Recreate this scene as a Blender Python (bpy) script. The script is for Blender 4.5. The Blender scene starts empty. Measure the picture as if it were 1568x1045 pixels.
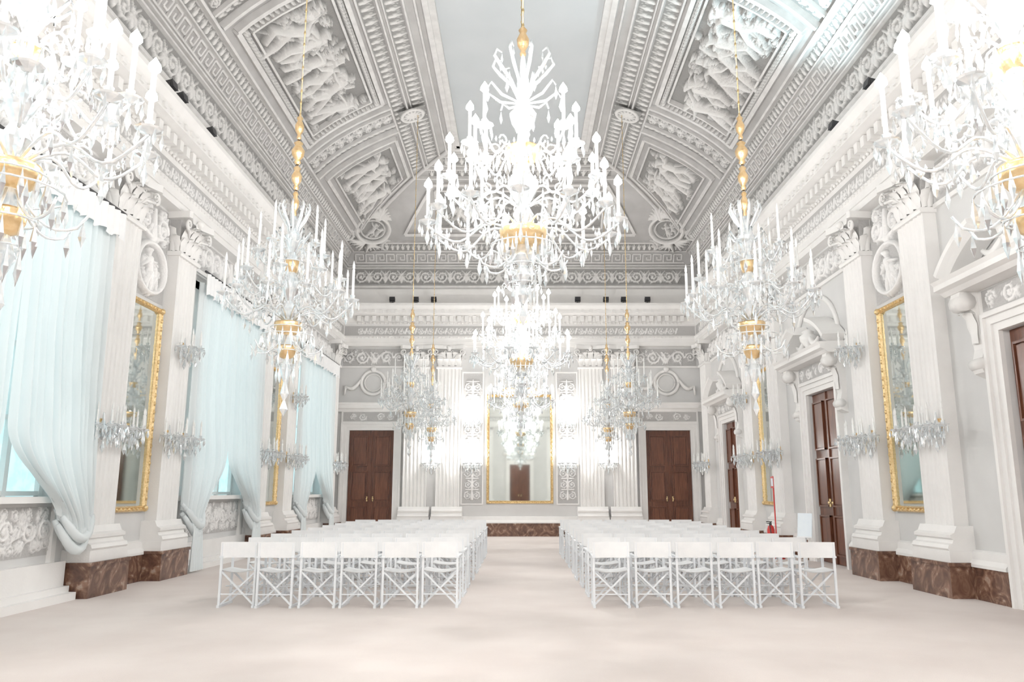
import bpy, math, random
import numpy as np
from mathutils import Vector, Matrix
random.seed(4)
pi=math.pi
HW=6.2; YF=26.3; YB=-6.0; ZW=8.3

# ---------------------------------------------------------------- materials
MAT={}
def nodes_of(name):
    m=bpy.data.materials.new(name); m.use_nodes=True
    nt=m.node_tree; b=nt.nodes['Principled BSDF']; MAT[name]=m
    return m,nt,b
def mat(name,c1,c2=None,rough=.5,metal=0,scale=6,bump=0,bscale=40,spec=.5,detail=4):
    m,nt,b=nodes_of(name)
    b.inputs['Roughness'].default_value=rough; b.inputs['Metallic'].default_value=metal
    b.inputs['Specular IOR Level'].default_value=spec
    tc=nt.nodes.new('ShaderNodeTexCoord')
    n=nt.nodes.new('ShaderNodeTexNoise'); n.inputs['Scale'].default_value=scale; n.inputs['Detail'].default_value=detail
    nt.links.new(tc.outputs['Object'],n.inputs['Vector'])
    r=nt.nodes.new('ShaderNodeValToRGB'); r.color_ramp.elements[0].color=(*c1,1); r.color_ramp.elements[1].color=(*(c2 or c1),1)
    r.color_ramp.elements[0].position=.35; r.color_ramp.elements[1].position=.65
    nt.links.new(n.outputs['Fac'],r.inputs['Fac']); nt.links.new(r.outputs['Color'],b.inputs['Base Color'])
    if bump:
        n2=nt.nodes.new('ShaderNodeTexNoise'); n2.inputs['Scale'].default_value=bscale; n2.inputs['Detail'].default_value=3
        nt.links.new(tc.outputs['Object'],n2.inputs['Vector'])
        bp=nt.nodes.new('ShaderNodeBump'); bp.inputs['Strength'].default_value=bump; bp.inputs['Distance'].default_value=.02
        nt.links.new(n2.outputs['Fac'],bp.inputs['Height']); nt.links.new(bp.outputs['Normal'],b.inputs['Normal'])
    return m
mat('plaster_white',(.81,.795,.775),(.85,.835,.815),.5,scale=3,bump=.1)
mat('wall_paint',(.63,.625,.615),(.67,.665,.655),.6,scale=2,bump=.06)
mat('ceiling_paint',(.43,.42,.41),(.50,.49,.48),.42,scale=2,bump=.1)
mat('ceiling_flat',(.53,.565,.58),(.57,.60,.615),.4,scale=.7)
mat('ceiling_trim',(.64,.625,.61),(.74,.725,.71),.4,scale=5,bump=.15)
mat('carpet',(.70,.625,.585),(.75,.68,.64),.95,scale=1.2,bump=.4,bscale=220,spec=.1,detail=8)
mat('gold',(.86,.58,.28),(.95,.70,.40),.3,.9,scale=20,bump=.2)
mat('gilt_frame',(.66,.45,.2),(.86,.66,.36),.38,.8,scale=30,bump=.4,bscale=60)
mat('black_metal',(.03,.03,.035),(.05,.05,.05),.45,.3)
mat('chair_paint',(.78,.81,.84),(.82,.84,.86),.4,scale=4)
mat('chair_canvas',(.85,.855,.86),(.89,.89,.89),.8,scale=9,bump=.2,bscale=200)
mat('candle_wax',(.90,.90,.88),(.93,.93,.91),.4)
mat('crystal_glass',(.78,.84,.87),(.95,.97,.98),.06,.6,scale=25,spec=1.0,detail=1)
mat('red_paint',(.55,.02,.02),(.65,.04,.03),.35)
mat('brass',(.8,.6,.3),(.85,.65,.35),.3,1.0)
mat('paper',(.75,.82,.88),(.8,.86,.9),.6)
m,nt,b=nodes_of('walnut_wood'); b.inputs['Roughness'].default_value=.28
tc=nt.nodes.new('ShaderNodeTexCoord'); mp=nt.nodes.new('ShaderNodeMapping'); mp.inputs['Scale'].default_value=(6,6,.6)
n=nt.nodes.new('ShaderNodeTexNoise'); n.inputs['Scale'].default_value=3; n.inputs['Detail'].default_value=8; n.inputs['Distortion'].default_value=1.2
r=nt.nodes.new('ShaderNodeValToRGB'); r.color_ramp.elements[0].color=(.075,.022,.012,1); r.color_ramp.elements[1].color=(.19,.07,.036,1)
r.color_ramp.elements[0].position=.3; r.color_ramp.elements[1].position=.7
for a,c in ((tc.outputs['Object'],mp.inputs['Vector']),(mp.outputs['Vector'],n.inputs['Vector']),(n.outputs['Fac'],r.inputs['Fac']),(r.outputs['Color'],b.inputs['Base Color'])): nt.links.new(a,c)
m,nt,b=nodes_of('brown_marble'); b.inputs['Roughness'].default_value=.22
tc=nt.nodes.new('ShaderNodeTexCoord'); n=nt.nodes.new('ShaderNodeTexNoise'); n.inputs['Scale'].default_value=3.5; n.inputs['Detail'].default_value=10; n.inputs['Distortion'].default_value=2.5
r=nt.nodes.new('ShaderNodeValToRGB'); e=r.color_ramp.elements
e[0].position=.3; e[0].color=(.07,.034,.024,1); e[1].position=.78; e[1].color=(.50,.40,.32,1)
x=e.new(.5); x.color=(.15,.075,.05,1); x=e.new(.62); x.color=(.27,.15,.10,1)
for a,c in ((tc.outputs['Object'],n.inputs['Vector']),(n.outputs['Fac'],r.inputs['Fac']),(r.outputs['Color'],b.inputs['Base Color'])): nt.links.new(a,c)
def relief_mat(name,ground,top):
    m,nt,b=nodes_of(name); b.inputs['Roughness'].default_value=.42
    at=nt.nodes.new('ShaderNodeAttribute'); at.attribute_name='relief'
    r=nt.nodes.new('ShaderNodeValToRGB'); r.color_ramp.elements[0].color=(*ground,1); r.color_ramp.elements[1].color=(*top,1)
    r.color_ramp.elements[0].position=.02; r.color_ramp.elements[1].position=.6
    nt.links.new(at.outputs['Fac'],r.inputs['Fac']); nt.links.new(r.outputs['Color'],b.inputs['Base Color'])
    tc=nt.nodes.new('ShaderNodeTexCoord'); n2=nt.nodes.new('ShaderNodeTexNoise'); n2.inputs['Scale'].default_value=22; n2.inputs['Detail'].default_value=4
    nt.links.new(tc.outputs['Object'],n2.inputs['Vector'])
    bp=nt.nodes.new('ShaderNodeBump'); bp.inputs['Strength'].default_value=.5; bp.inputs['Distance'].default_value=.03
    nt.links.new(n2.outputs['Fac'],bp.inputs['Height']); nt.links.new(bp.outputs['Normal'],b.inputs['Normal'])
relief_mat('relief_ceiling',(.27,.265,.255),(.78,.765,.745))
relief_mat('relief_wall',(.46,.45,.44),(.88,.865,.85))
m,nt,b=nodes_of('mirror_glass'); b.inputs['Metallic'].default_value=1; b.inputs['Roughness'].default_value=.03
n=nt.nodes.new('ShaderNodeTexNoise'); n.inputs['Scale'].default_value=1.2
r=nt.nodes.new('ShaderNodeValToRGB'); r.color_ramp.elements[0].color=(.58,.63,.60,1); r.color_ramp.elements[1].color=(.74,.77,.74,1)
nt.links.new(n.outputs['Fac'],r.inputs['Fac']); nt.links.new(r.outputs['Color'],b.inputs['Base Color'])
def emit(name,col,st,pattern=False):
    m,nt,b=nodes_of(name); b.inputs['Base Color'].default_value=(*col,1)
    b.inputs['Emission Color'].default_value=(*col,1); b.inputs['Emission Strength'].default_value=st
    if pattern:
        n=nt.nodes.new('ShaderNodeTexNoise'); n.inputs['Scale'].default_value=5; n.inputs['Detail'].default_value=6
        r=nt.nodes.new('ShaderNodeValToRGB'); r.color_ramp.elements[0].color=(col[0]*.7,col[1]*.85,col[2]*.85,1); r.color_ramp.elements[1].color=(*col,1)
        r.color_ramp.elements[0].position=.42; r.color_ramp.elements[1].position=.58
        tc=nt.nodes.new('ShaderNodeTexCoord'); nt.links.new(tc.outputs['Object'],n.inputs['Vector'])
        nt.links.new(n.outputs['Fac'],r.inputs['Fac']); nt.links.new(r.outputs['Color'],b.inputs['Emission Color'])
    return m
mm=emit('lit_bulb',(1,.98,.95),16); mm.cycles.emission_sampling='NONE'
mw=emit('window_daylight',(.56,.76,.80),.8,True)
m,nt,b=nodes_of('sheer_curtain'); b.inputs['Roughness'].default_value=.7
tl=nt.nodes.new('ShaderNodeBsdfTranslucent'); tl.inputs['Color'].default_value=(.93,.98,.99,1)
wv=nt.nodes.new('ShaderNodeTexNoise'); wv.inputs['Scale'].default_value=30
r=nt.nodes.new('ShaderNodeValToRGB'); r.color_ramp.elements[0].color=(.845,.895,.905,1); r.color_ramp.elements[1].color=(.885,.93,.935,1)
nt.links.new(wv.outputs['Fac'],r.inputs['Fac']); nt.links.new(r.outputs['Color'],b.inputs['Base Color'])
mx=nt.nodes.new('ShaderNodeMixShader'); mx.inputs['Fac'].default_value=.25
nt.links.new(b.outputs[0],mx.inputs[1]); nt.links.new(tl.outputs[0],mx.inputs[2])
nt.links.new(mx.outputs[0],nt.nodes['Material Output'].inputs['Surface'])

# ---------------------------------------------------------------- mesh builder
class MB:
    def __init__(s): s.v=[];s.f=[];s.m=[];s.sm=[];s.h=[]
    def add(s,vs,fs,m,smooth=False,h=None):
        o=len(s.v); s.v.extend([tuple(map(float,p)) for p in vs])
        s.h.extend(h if h is not None else [0.0]*len(vs))
        for f in fs: s.f.append(tuple(i+o for i in f)); s.m.append(m); s.sm.append(smooth)
    def box(s,x0,x1,y0,y1,z0,z1,m):
        vs=[(x,y,z) for x in (x0,x1) for y in (y0,y1) for z in (z0,z1)]
        s.add(vs,[(0,1,3,2),(4,6,7,5),(0,4,5,1),(2,3,7,6),(0,2,6,4),(1,5,7,3)],m)
    def lathe(s,prof,c=(0,0,0),seg=12,m='plaster_white',smooth=True):
        vs=[];fs=[]
        for r,z in prof:
            for k in range(seg):
                a=2*pi*k/seg; vs.append((c[0]+r*math.cos(a),c[1]+r*math.sin(a),c[2]+z))
        for i in range(len(prof)-1):
            for k in range(seg):
                k2=(k+1)%seg; fs.append((i*seg+k,i*seg+k2,(i+1)*seg+k2,(i+1)*seg+k))
        s.add(vs,fs,m,smooth)
    def tube(s,pts,r,seg=6,m='plaster_white',smooth=True):
        pts=[Vector(p) for p in pts]; n=len(pts); vs=[];fs=[]
        rs=r if isinstance(r,(list,tuple)) else [r]*n
        ref=None
        for i,p in enumerate(pts):
            t=(pts[min(i+1,n-1)]-pts[max(i-1,0)]).normalized()
            if ref is None: ref=Vector((0,0,1)) if abs(t.z)<.9 else Vector((1,0,0))
            a=(ref-t*ref.dot(t))
            if a.length<1e-4: a=Vector((0,1,0)).cross(t)
            a.normalize(); bb=t.cross(a); ref=a
            for k in range(seg):
                q=2*pi*k/seg+pi/4; vs.append(p+(a*math.cos(q)+bb*math.sin(q))*rs[i])
        for i in range(n-1):
            for k in range(seg):
                k2=(k+1)%seg; fs.append((i*seg+k,i*seg+k2,(i+1)*seg+k2,(i+1)*seg+k))
        fs.append(tuple(range(seg))[::-1]); fs.append(tuple((n-1)*seg+k for k in range(seg)))
        s.add(vs,fs,m,smooth)
    def drop(s,c,r,h,m='crystal_glass'):
        x,y,z=c
        vs=[(x,y,z)]+[(x+r*math.cos(a),y+r*math.sin(a),z-h*.62) for a in (0,pi/2,pi,1.5*pi)]+[(x,y,z-h)]
        fs=[]
        for k in range(4):
            k2=(k+1)%4; fs+= [(0,1+k,1+k2),(5,1+k2,1+k)]
        s.add(vs,fs,m)
    def ball(s,c,r,m,seg=8,sz=1.0):
        s.lathe([(max(r*math.sin(pi*i/6),.0005),-r*sz*math.cos(pi*i/6)) for i in range(7)],c,seg,m)
    def prism(s,poly,ax,a0,a1,m,smooth=False):
        n=len(poly)
        def mk(p,q,a): return {'x':(a,p,q),'z':(p,q,a),'y':(p,a,q)}[ax]
        vs=[mk(p,q,a0) for p,q in poly]+[mk(p,q,a1) for p,q in poly]
        fs=[(i,(i+1)%n,n+(i+1)%n,n+i) for i in range(n)]+[tuple(range(n))[::-1],tuple(range(n,2*n))]
        s.add(vs,fs,m,smooth)
    def xf(s,M,start=0):
        for i in range(start,len(s.v)): s.v[i]=tuple(M@Vector(s.v[i]))
    def mesh(s,name):
        me=bpy.data.meshes.new(name); me.from_pydata(s.v,[],s.f)
        names=[]; 
        for k in s.m:
            if k not in names: names.append(k)
        for k in names: me.materials.append(MAT[k])
        ix={k:i for i,k in enumerate(names)}
        me.polygons.foreach_set('material_index',[ix[k] for k in s.m])
        me.polygons.foreach_set('use_smooth',s.sm)
        if any(s.h):
            at=me.attributes.new('relief','FLOAT','POINT'); at.data.foreach_set('value',s.h)
        me.update(); return me
def obj(name,me,loc=(0,0,0),rz=0,parent=None):
    if isinstance(me,MB): me=me.mesh(name)
    o=bpy.data.objects.new(name,me); bpy.context.scene.collection.objects.link(o)
    o.location=loc; o.rotation_euler=(0,0,rz)
    if parent: o.parent=parent
    return o
def place(name,me,wall,u,z=0):
    if wall=='L': return obj(name,me,(-HW,u,z),pi/2)
    if wall=='R': return obj(name,me,(HW,u,z),-pi/2)
    if wall=='F': return obj(name,me,(u,YF,z),0)
    return obj(name,me,(u,YB,z),pi)

# ---------------------------------------------------------------- relief heightfields
def height(U,V,strokes):
    H=np.zeros_like(U)
    for (x0,y0,x1,y1,r0,r1,h) in strokes:
        R=max(r0,r1)
        msk=(U>min(x0,x1)-R)&(U<max(x0,x1)+R)&(V>min(y0,y1)-R)&(V<max(y0,y1)+R)
        if not msk.any(): continue
        u=U[msk];v=V[msk]; dx=x1-x0;dy=y1-y0;L=dx*dx+dy*dy+1e-9
        t=np.clip(((u-x0)*dx+(v-y0)*dy)/L,0,1)
        d=np.hypot(u-x0-t*dx,v-y0-t*dy); r=r0+(r1-r0)*t
        H[msk]=np.maximum(H[msk],h*(r/R)**.5*np.sqrt(np.clip(1-(d/r)**2,0,1)))
    return H
def relief(mb,P,u0,u1,v0,v1,strokes,res,hs,m,off=0.004):
    nu=max(2,int((u1-u0)/res)+1); nv=max(2,int((v1-v0)/res)+1)
    U,V=np.meshgrid(np.linspace(u0,u1,nu),np.linspace(v0,v1,nv),indexing='ij')
    H=height(U,V,strokes)
    pts=P(U.ravel(),V.ravel(),(H*hs).ravel()+off)
    fs=[(i*nv+j,(i+1)*nv+j,(i+1)*nv+j+1,i*nv+j+1) for i in range(nu-1) for j in range(nv-1)]
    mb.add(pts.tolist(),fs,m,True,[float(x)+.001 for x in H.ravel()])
def scroll(cx,cy,r,d=1,th=None,a0=0,turns=1.6,h=.8):
    th=th or r*.15; out=[]; N=18; prev=None
    for i in range(N+1):
        t=i/N; a=a0+d*turns*2*pi*t; q=r*(1-.82*t)
        p=(cx+q*math.cos(a),cy+q*math.sin(a)); w=th*(1-.5*t)
        if prev: out.append((*prev,*p,w,w,h))
        if i%2==1 and t<.75:
            b=a+d*.7; L=r*.45
            out.append((p[0],p[1],p[0]+L*math.cos(b),p[1]+L*math.sin(b),w*1.3,w*.3,h*.75))
        prev=p
    out.append((cx,cy,cx+.001,cy,th*1.5,th*1.5,h*1.1))
    return out
def figure(cx,cy,sz,rng,flip=1):
    o=[]; lean=rng.uniform(-.6,.6)
    def P(a,L,p): return (p[0]+L*sz*math.sin(a)*flip,p[1]+L*sz*math.cos(a))
    hip=(cx,cy); ch=P(lean,.30,hip); nk=P(lean,.40,hip); hd=P(lean*1.2,.50,hip)
    o.append((*hip,*ch,.08*sz,.10*sz,1)); o.append((*nk,*hd,.035*sz,.065*sz,1)); o.append((*hd,hd[0]+.01,hd[1],.065*sz,.065*sz,1.1))
    for s in (-1,1):
        a=lean+s*rng.uniform(.9,2.2); e=P(a,.2,ch); w=P(a+rng.uniform(-1,1),.2,e)
        o.append((*ch,*e,.05*sz,.036*sz,.9)); o.append((*e,*w,.036*sz,.025*sz,.8))
        a=pi+s*rng.uniform(.15,.9); k=P(a,.27,hip); f=P(pi+rng.uniform(-.4,.7),.27,k)
        o.append((*hip,*k,.075*sz,.052*sz,1)); o.append((*k,*f,.048*sz,.03*sz,.85))
    for i in range(9):
        a=pi+rng.uniform(-1,1); p=P(rng.uniform(0,6),.12,hip); q=P(a,rng.uniform(.25,.5),p); o.append((*p,*q,.035*sz,.01*sz,.5))
    return o
def foliage(u0,u1,v0,v1,n,rng,s=.12):
    o=[]
    for i in range(n):
        x=rng.uniform(u0,u1);y=rng.uniform(v0,v1);a=rng.uniform(0,2*pi);L=rng.uniform(.6,1.6)*s
        for q in (-.5,0,.5): o.append((x,y,x+L*math.cos(a+q),y+L*math.sin(a+q),s*.2,s*.05,.6))
        if i%2==0: o+=scroll(x,y,s*.7,rng.choice((-1,1)),a0=a,h=.6)
    return o
rng=random.Random(7)
def PW(u,v,n): return np.stack([u,-n,v],1)

# ================================================================= SHELL
b=MB(); b.box(-HW-.4,HW+.4,YB-.3,YF+.3,-.1,0,'carpet'); obj('floor',b)
WIN=[2.1,9.1,16.1,23.1]; DOORS_R=[2.1,9.1,16.0,23.1]; PIL=[4.5,6.65,11.5,13.65,18.5,20.65,25.45]
WH=1.6; WZ0=1.35; WZ1=5.2; DHW=.75; DH=3.45
def wallmb(x0,x1,ops):
    b=MB(); x=x0
    for (a,c,z0,z1) in sorted(ops):
        b.box(x,a,0,.3,0,ZW,'wall_paint')
        if z0>0: b.box(a,c,0,.3,0,z0,'wall_paint')
        b.box(a,c,0,.3,z1,ZW,'wall_paint'); x=c
    b.box(x,x1,0,.3,0,ZW,'wall_paint'); return b
place('wall_left',wallmb(YB,YF,[(w-WH,w+WH,WZ0,WZ1) for w in WIN]),'L',0)
place('wall_right',wallmb(-YF,-YB,[(-w-DHW,-w+DHW,0,DH) for w in DOORS_R]),'R',0)
place('wall_back',wallmb(-HW-.3,HW+.3,[(-4.95-DHW,-4.95+DHW,0,DH),(4.95-DHW,4.95+DHW,0,DH)]),'F',0)
place('wall_front',wallmb(-HW-.3,HW+.3,[(-DHW,DHW,0,DH)]),'B',0)

EP=[(0,6.28),(-.24,6.28),(-.24,6.4),(-.27,6.4),(-.27,6.52),(-.30,6.55),(-.30,6.6),(-.22,6.62),(-.22,6.98),(-.27,7.02),(-.27,7.08),(-.30,7.1),(-.30,7.27),(-.48,7.3),(-.60,7.33),(-.60,7.45),(-.64,7.48),(-.72,7.58),(-.72,7.66),(-.1,7.72),(-.1,8.3),(0,8.3)]
def entab(name,wall,x0,x1):
    b=MB(); b.prism(EP,'x',x0,x1,'plaster_white')
    x=x0+.7
    while x<x1-.75:
        b.box(x,x+.13,-.46,-.30,7.10,7.28,'plaster_white')
        b.prism([(x+.01,7.36),(x+.12,7.36),(x+.12,7.43),(x+.065,7.46),(x+.01,7.43)],'y',-.635,-.6,'plaster_white')
        x+=.26
    x=x0+.72
    while x<x1-.7:
        b.ball((x,-.30,7.05),.035,'plaster_white',6); b.ball((x,-.30,6.56),.03,'plaster_white',6); x+=.13
    st=[];x=x0+.8;i=0
    while x<x1-.8:
        st+=scroll(x,6.8,.115,1 if i%2 else -1,a0=pi if i%2 else 0); st.append((x+.15,6.72,x+.2,6.88,.03,.03,.8)); x+=.34;i+=1
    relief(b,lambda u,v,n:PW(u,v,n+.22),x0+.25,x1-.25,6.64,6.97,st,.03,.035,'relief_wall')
    place(name,b,wall,0)
entab('trim_1','L',YB,YF); entab('trim_2','R',-YF,-YB); entab('trim_3','F',-HW,HW); entab('trim_4','B',-HW,HW)

def baseb(name,wall,segs):
    b=MB()
    for a,c in segs:
        b.box(a,c,-.10,0,0,.42,'brown_marble'); b.prism([(0,.42),(-.12,.42),(-.12,.46),(-.07,.52),(-.06,.62),(0,.64)],'x',a,c,'plaster_white')
    place(name,b,wall,0)
def gaps(x0,x1,cs,h):
    out=[];x=x0
    for c in sorted(cs): out.append((x,c-h)); x=c+h
    out.append((x,x1)); return [(a,b) for a,b in out if b>a]
baseb('baseboard_left','L',gaps(YB,YF,WIN,1.85))
baseb('baseboard_right','R',gaps(-YF,-YB,[-d for d in DOORS_R],DHW+.32))
baseb('baseboard_back','F',gaps(-HW,HW,[-4.95,4.95],DHW+.32))
baseb('baseboard_front','B',gaps(-HW,HW,[0],DHW+.32))

# ================================================================= PILASTERS
def leaf(b,x,y,z,w,h,out,ang=0,m='plaster_white'):
    vs=[];n=6
    for i in range(n+1):
        t=i/n; o=out*(t**2.2)*(1.25-.25*t); zz=h*math.sin(t*pi*.62)/math.sin(pi*.5)*1.0
        ww=w*(.75+.5*math.sin(pi*min(t*1.1,1)))*(1 if t<.8 else (1.25-t)*1.8)*.5
        if i%2: ww*=.78
        for k,q in enumerate((-1,0,1)):
            lx=q*ww; ly=-o-(0.035 if q==0 else 0)
            vs.append((x+lx*math.cos(ang)-ly*math.sin(ang),y+lx*math.sin(ang)+ly*math.cos(ang),z+zz-(.03*h if q else 0)))
    fs=[(i*3+k,i*3+k+1,(i+1)*3+k+1,(i+1)*3+k) for i in range(n) for k in range(2)]
    b.add(vs,fs,m,True)
def pilaster_mesh(fd):
    b=MB(); W=.39; D=.2; M='plaster_white'
    b.box(-.54,.54,-.40,0,0,.42,'brown_marble'); b.box(-.56,.56,-.42,0,.42,.47,'brown_marble')
    b.box(-.52,.52,-.37,0,.47,.62,M)
    b.prism([(0,.62),(-.36,.62),(-.38,.65),(-.36,.70),(-.31,.72),(-.29,.77),(-.33,.79),(-.33,.83),(-.27,.86),(-.23,.95),(0,.95)],'x',-.50,.50,M)
    nf=6; fw=.085; gap=(2*W-nf*fw)/(nf+1); poly=[(W,0),(W,-D)]; x=W-gap
    for i in range(nf):
        poly+=[(x,-D),(x-fw*.2,-D+fd*.75),(x-fw*.5,-D+fd),(x-fw*.8,-D+fd*.75),(x-fw,-D)]; x-=fw+gap
    poly+=[(-W,-D),(-W,0)]
    b.prism(poly,'z',.95,5.5,M)
    b.prism([(0,5.5),(-.24,5.5),(-.26,5.54),(-.24,5.58),(0,5.58)],'x',-.43,.43,M)
    b.prism([(-.36,5.58),(.36,5.58),(.40,6.16),(-.40,6.16)],'y',-.19,0,'relief_wall')
    for x in (-.31,-.105,.105,.31): leaf(b,x,-.20,5.58,.17,.26,.17)
    for x in (-.21,0,.21): leaf(b,x,-.20,5.62,.17,.44,.24)
    for x in (-.33,.33): leaf(b,x,-.20,5.62,.12,.40,.20)
    for sg in (-1,1):
        for y,h in ((-.14,.26),(-.06,.42)): leaf(b,sg*.37,y,5.6,.13,h,.17,ang=sg*pi/2)
        pts=[];rr=[]
        for i in range(17):
            t=i/16; q=.10*(1-.78*t); an=pi*1.5+sg*t*2*pi*1.5
            pts.append((sg*.44+q*math.cos(an),-.36,6.05+q*math.sin(an))); rr.append(.030*(1-.5*t))
        b.tube(pts,rr,5,M); b.tube([(sg*.14,-.22,5.82),(sg*.25,-.29,5.95),(sg*.42,-.35,5.96)],[.015,.028,.03],5,M)
        pts=[(sg*(.11+.055*(1-.7*i/9)*math.cos(i*.75)),-.32,6.05+.055*(1-.7*i/9)*math.sin(i*.75)) for i in range(10)]
        b.tube(pts,.017,4,M)
    b.prism([(-.55,-.40),(-.48,-.43),(-.2,-.32),(.2,-.32),(.48,-.43),(.55,-.40),(.50,0),(-.50,0)],'z',6.16,6.28,M)
    b.ball((0,-.36,6.2),.07,M); leaf(b,0,-.32,6.08,.14,.16,.06)
    return b.mesh('pilaster')
pm=pilaster_mesh(.038); pms=pilaster_mesh(.02)
for y in PIL:
    for w in 'LR': place('pilaster',pms,w,y)
for x in (-3.46,-2.38,2.38,3.46):
    for w in 'FB': place('pilaster',pm,w,x)

# ================================================================= CEILING
I=np.array([0.08,.12,.3,.6,1.0,1.45,2.0,2.6,3.2,3.8,4.3]); Z=np.array([8.3,8.8,9.3,9.8,10.2,10.55,10.88,11.18,11.42,11.6,11.7])
S=np.concatenate([[0],np.cumsum(np.hypot(np.diff(I),np.diff(Z)))]); ST=S[-1]
ins=lambda s: np.interp(s,S,I)
def cove(side):
    def P(u,s,n):
        u=np.asarray(u,float); s=np.asarray(s,float); n=np.asarray(n,float)*np.ones_like(u)
        e=.15; a=np.interp(s,S,I); z=np.interp(s,S,Z)
        di=np.interp(s+e,S,I)-np.interp(s-e,S,I); dz=np.interp(s+e,S,Z)-np.interp(s-e,S,Z); L=np.hypot(di,dz)+1e-9
        a=a+n*dz/L; z=z-n*di/L
        if side=='L': return np.stack([-HW+a,u,z],1)
        if side=='R': return np.stack([HW-a,u,z],1)
        if side=='F': return np.stack([u,YF-a,z],1)
        return np.stack([u,YB+a,z],1)
    return P
def ends(side,s):
    a=float(ins(s))
    return (YB+a,YF-a) if side in 'LR' else (-HW+a,HW-a)
cb=MB()
for sd in 'LRFB':
    P=cove(sd); vs=[];fs=[]
    ss=np.linspace(0,ST,40)
    for s in ss:
        e=ends(sd,s); vs+=P([e[0],e[1]],[s,s],0).tolist()
    fs=[(2*i,2*i+1,2*i+3,2*i+2) for i in range(39)]
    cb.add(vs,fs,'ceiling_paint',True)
fx=HW-4.3
cb.box(-fx-.1,fx+.1,YB+4.2,YF-4.2,11.7,11.9,'ceiling_flat')
ceil=obj('ceiling',cb)
def band(b,sd,s0,s1,n,m='ceiling_trim'):
    P=cove(sd); e=min(.03,(s1-s0)*.25); vs=[]
    for s,k in ((s0,0),(s0+e,n),(s1-e,n),(s1,0)):
        q=ends(sd,s); vs+=P([q[0],q[1]],[s,s],k).tolist()
    b.add(vs,[(0,1,3,2),(2,3,5,4),(4,5,7,6)],m)
def strip(b,sd,p0,p1,w,n,m='ceiling_trim'):
    P=cove(sd); d=np.array(p1)-np.array(p0); L=np.hypot(*d); d=d/L; q=np.array([-d[1],d[0]])*w/2
    k=max(1,int(abs(p1[1]-p0[1])/.3)); U=[];V=[];N=[]
    for i in range(k+1):
        c=np.array(p0)+d*L*i/k
        for sg,nn in ((-1,0),(-1,n),(1,n),(1,0)):
            U.append(c[0]+sg*q[0]);V.append(c[1]+sg*q[1]);N.append(nn)
    vs=P(np.array(U),np.array(V),np.array(N)).tolist()
    fs=[(i*4+j,i*4+j+1,(i+1)*4+j+1,(i+1)*4+j) for i in range(k) for j in range(3)]+[(0,1,2,3),(4*k,4*k+1,4*k+2,4*k+3)]
    b.add(vs,fs,m)
KEY=[((0,0),(1,0)),((0,0),(0,1)),((0,1),(.76,1)),((.76,1),(.76,.33)),((.76,.33),(.36,.33)),((.36,.33),(.36,.68))]
def key(b,sd,u0,u1,s0,h,w=.04):
    n=int((u1-u0)/(h*1.15)); du=(u1-u0)/n
    for i in range(n):
        for a,c in KEY:
            strip(b,sd,(u0+(i+a[0])*du,s0+a[1]*h),(u0+(i+c[0])*du,s0+c[1]*h),w,.05)
RIBS=[5.5,12.4,19.4]
def rect(b,sd,u0,u1,s0,s1,w,n):
    for p,q in (((u0,s0),(u1,s0)),((u0,s1),(u1,s1)),((u0,s0),(u0,s1)),((u1,s0),(u1,s1))): strip(b,sd,p,q,w,n)
def leafrow(b,sd,P,sc,hh,stp,a,c):
    st=[];x=a+.1
    while x<c:
        st+=[(x,sc-hh,x,sc+hh,.04,.02,.9),(x,sc-hh,x+stp*.38,sc+hh*.7,.03,.012,.7),(x,sc-hh,x-stp*.38,sc+hh*.7,.03,.012,.7)]; x+=stp
    relief(b,P,a,c,sc-hh-.03,sc+hh+.03,st,.033,.05,'relief_ceiling')
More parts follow.
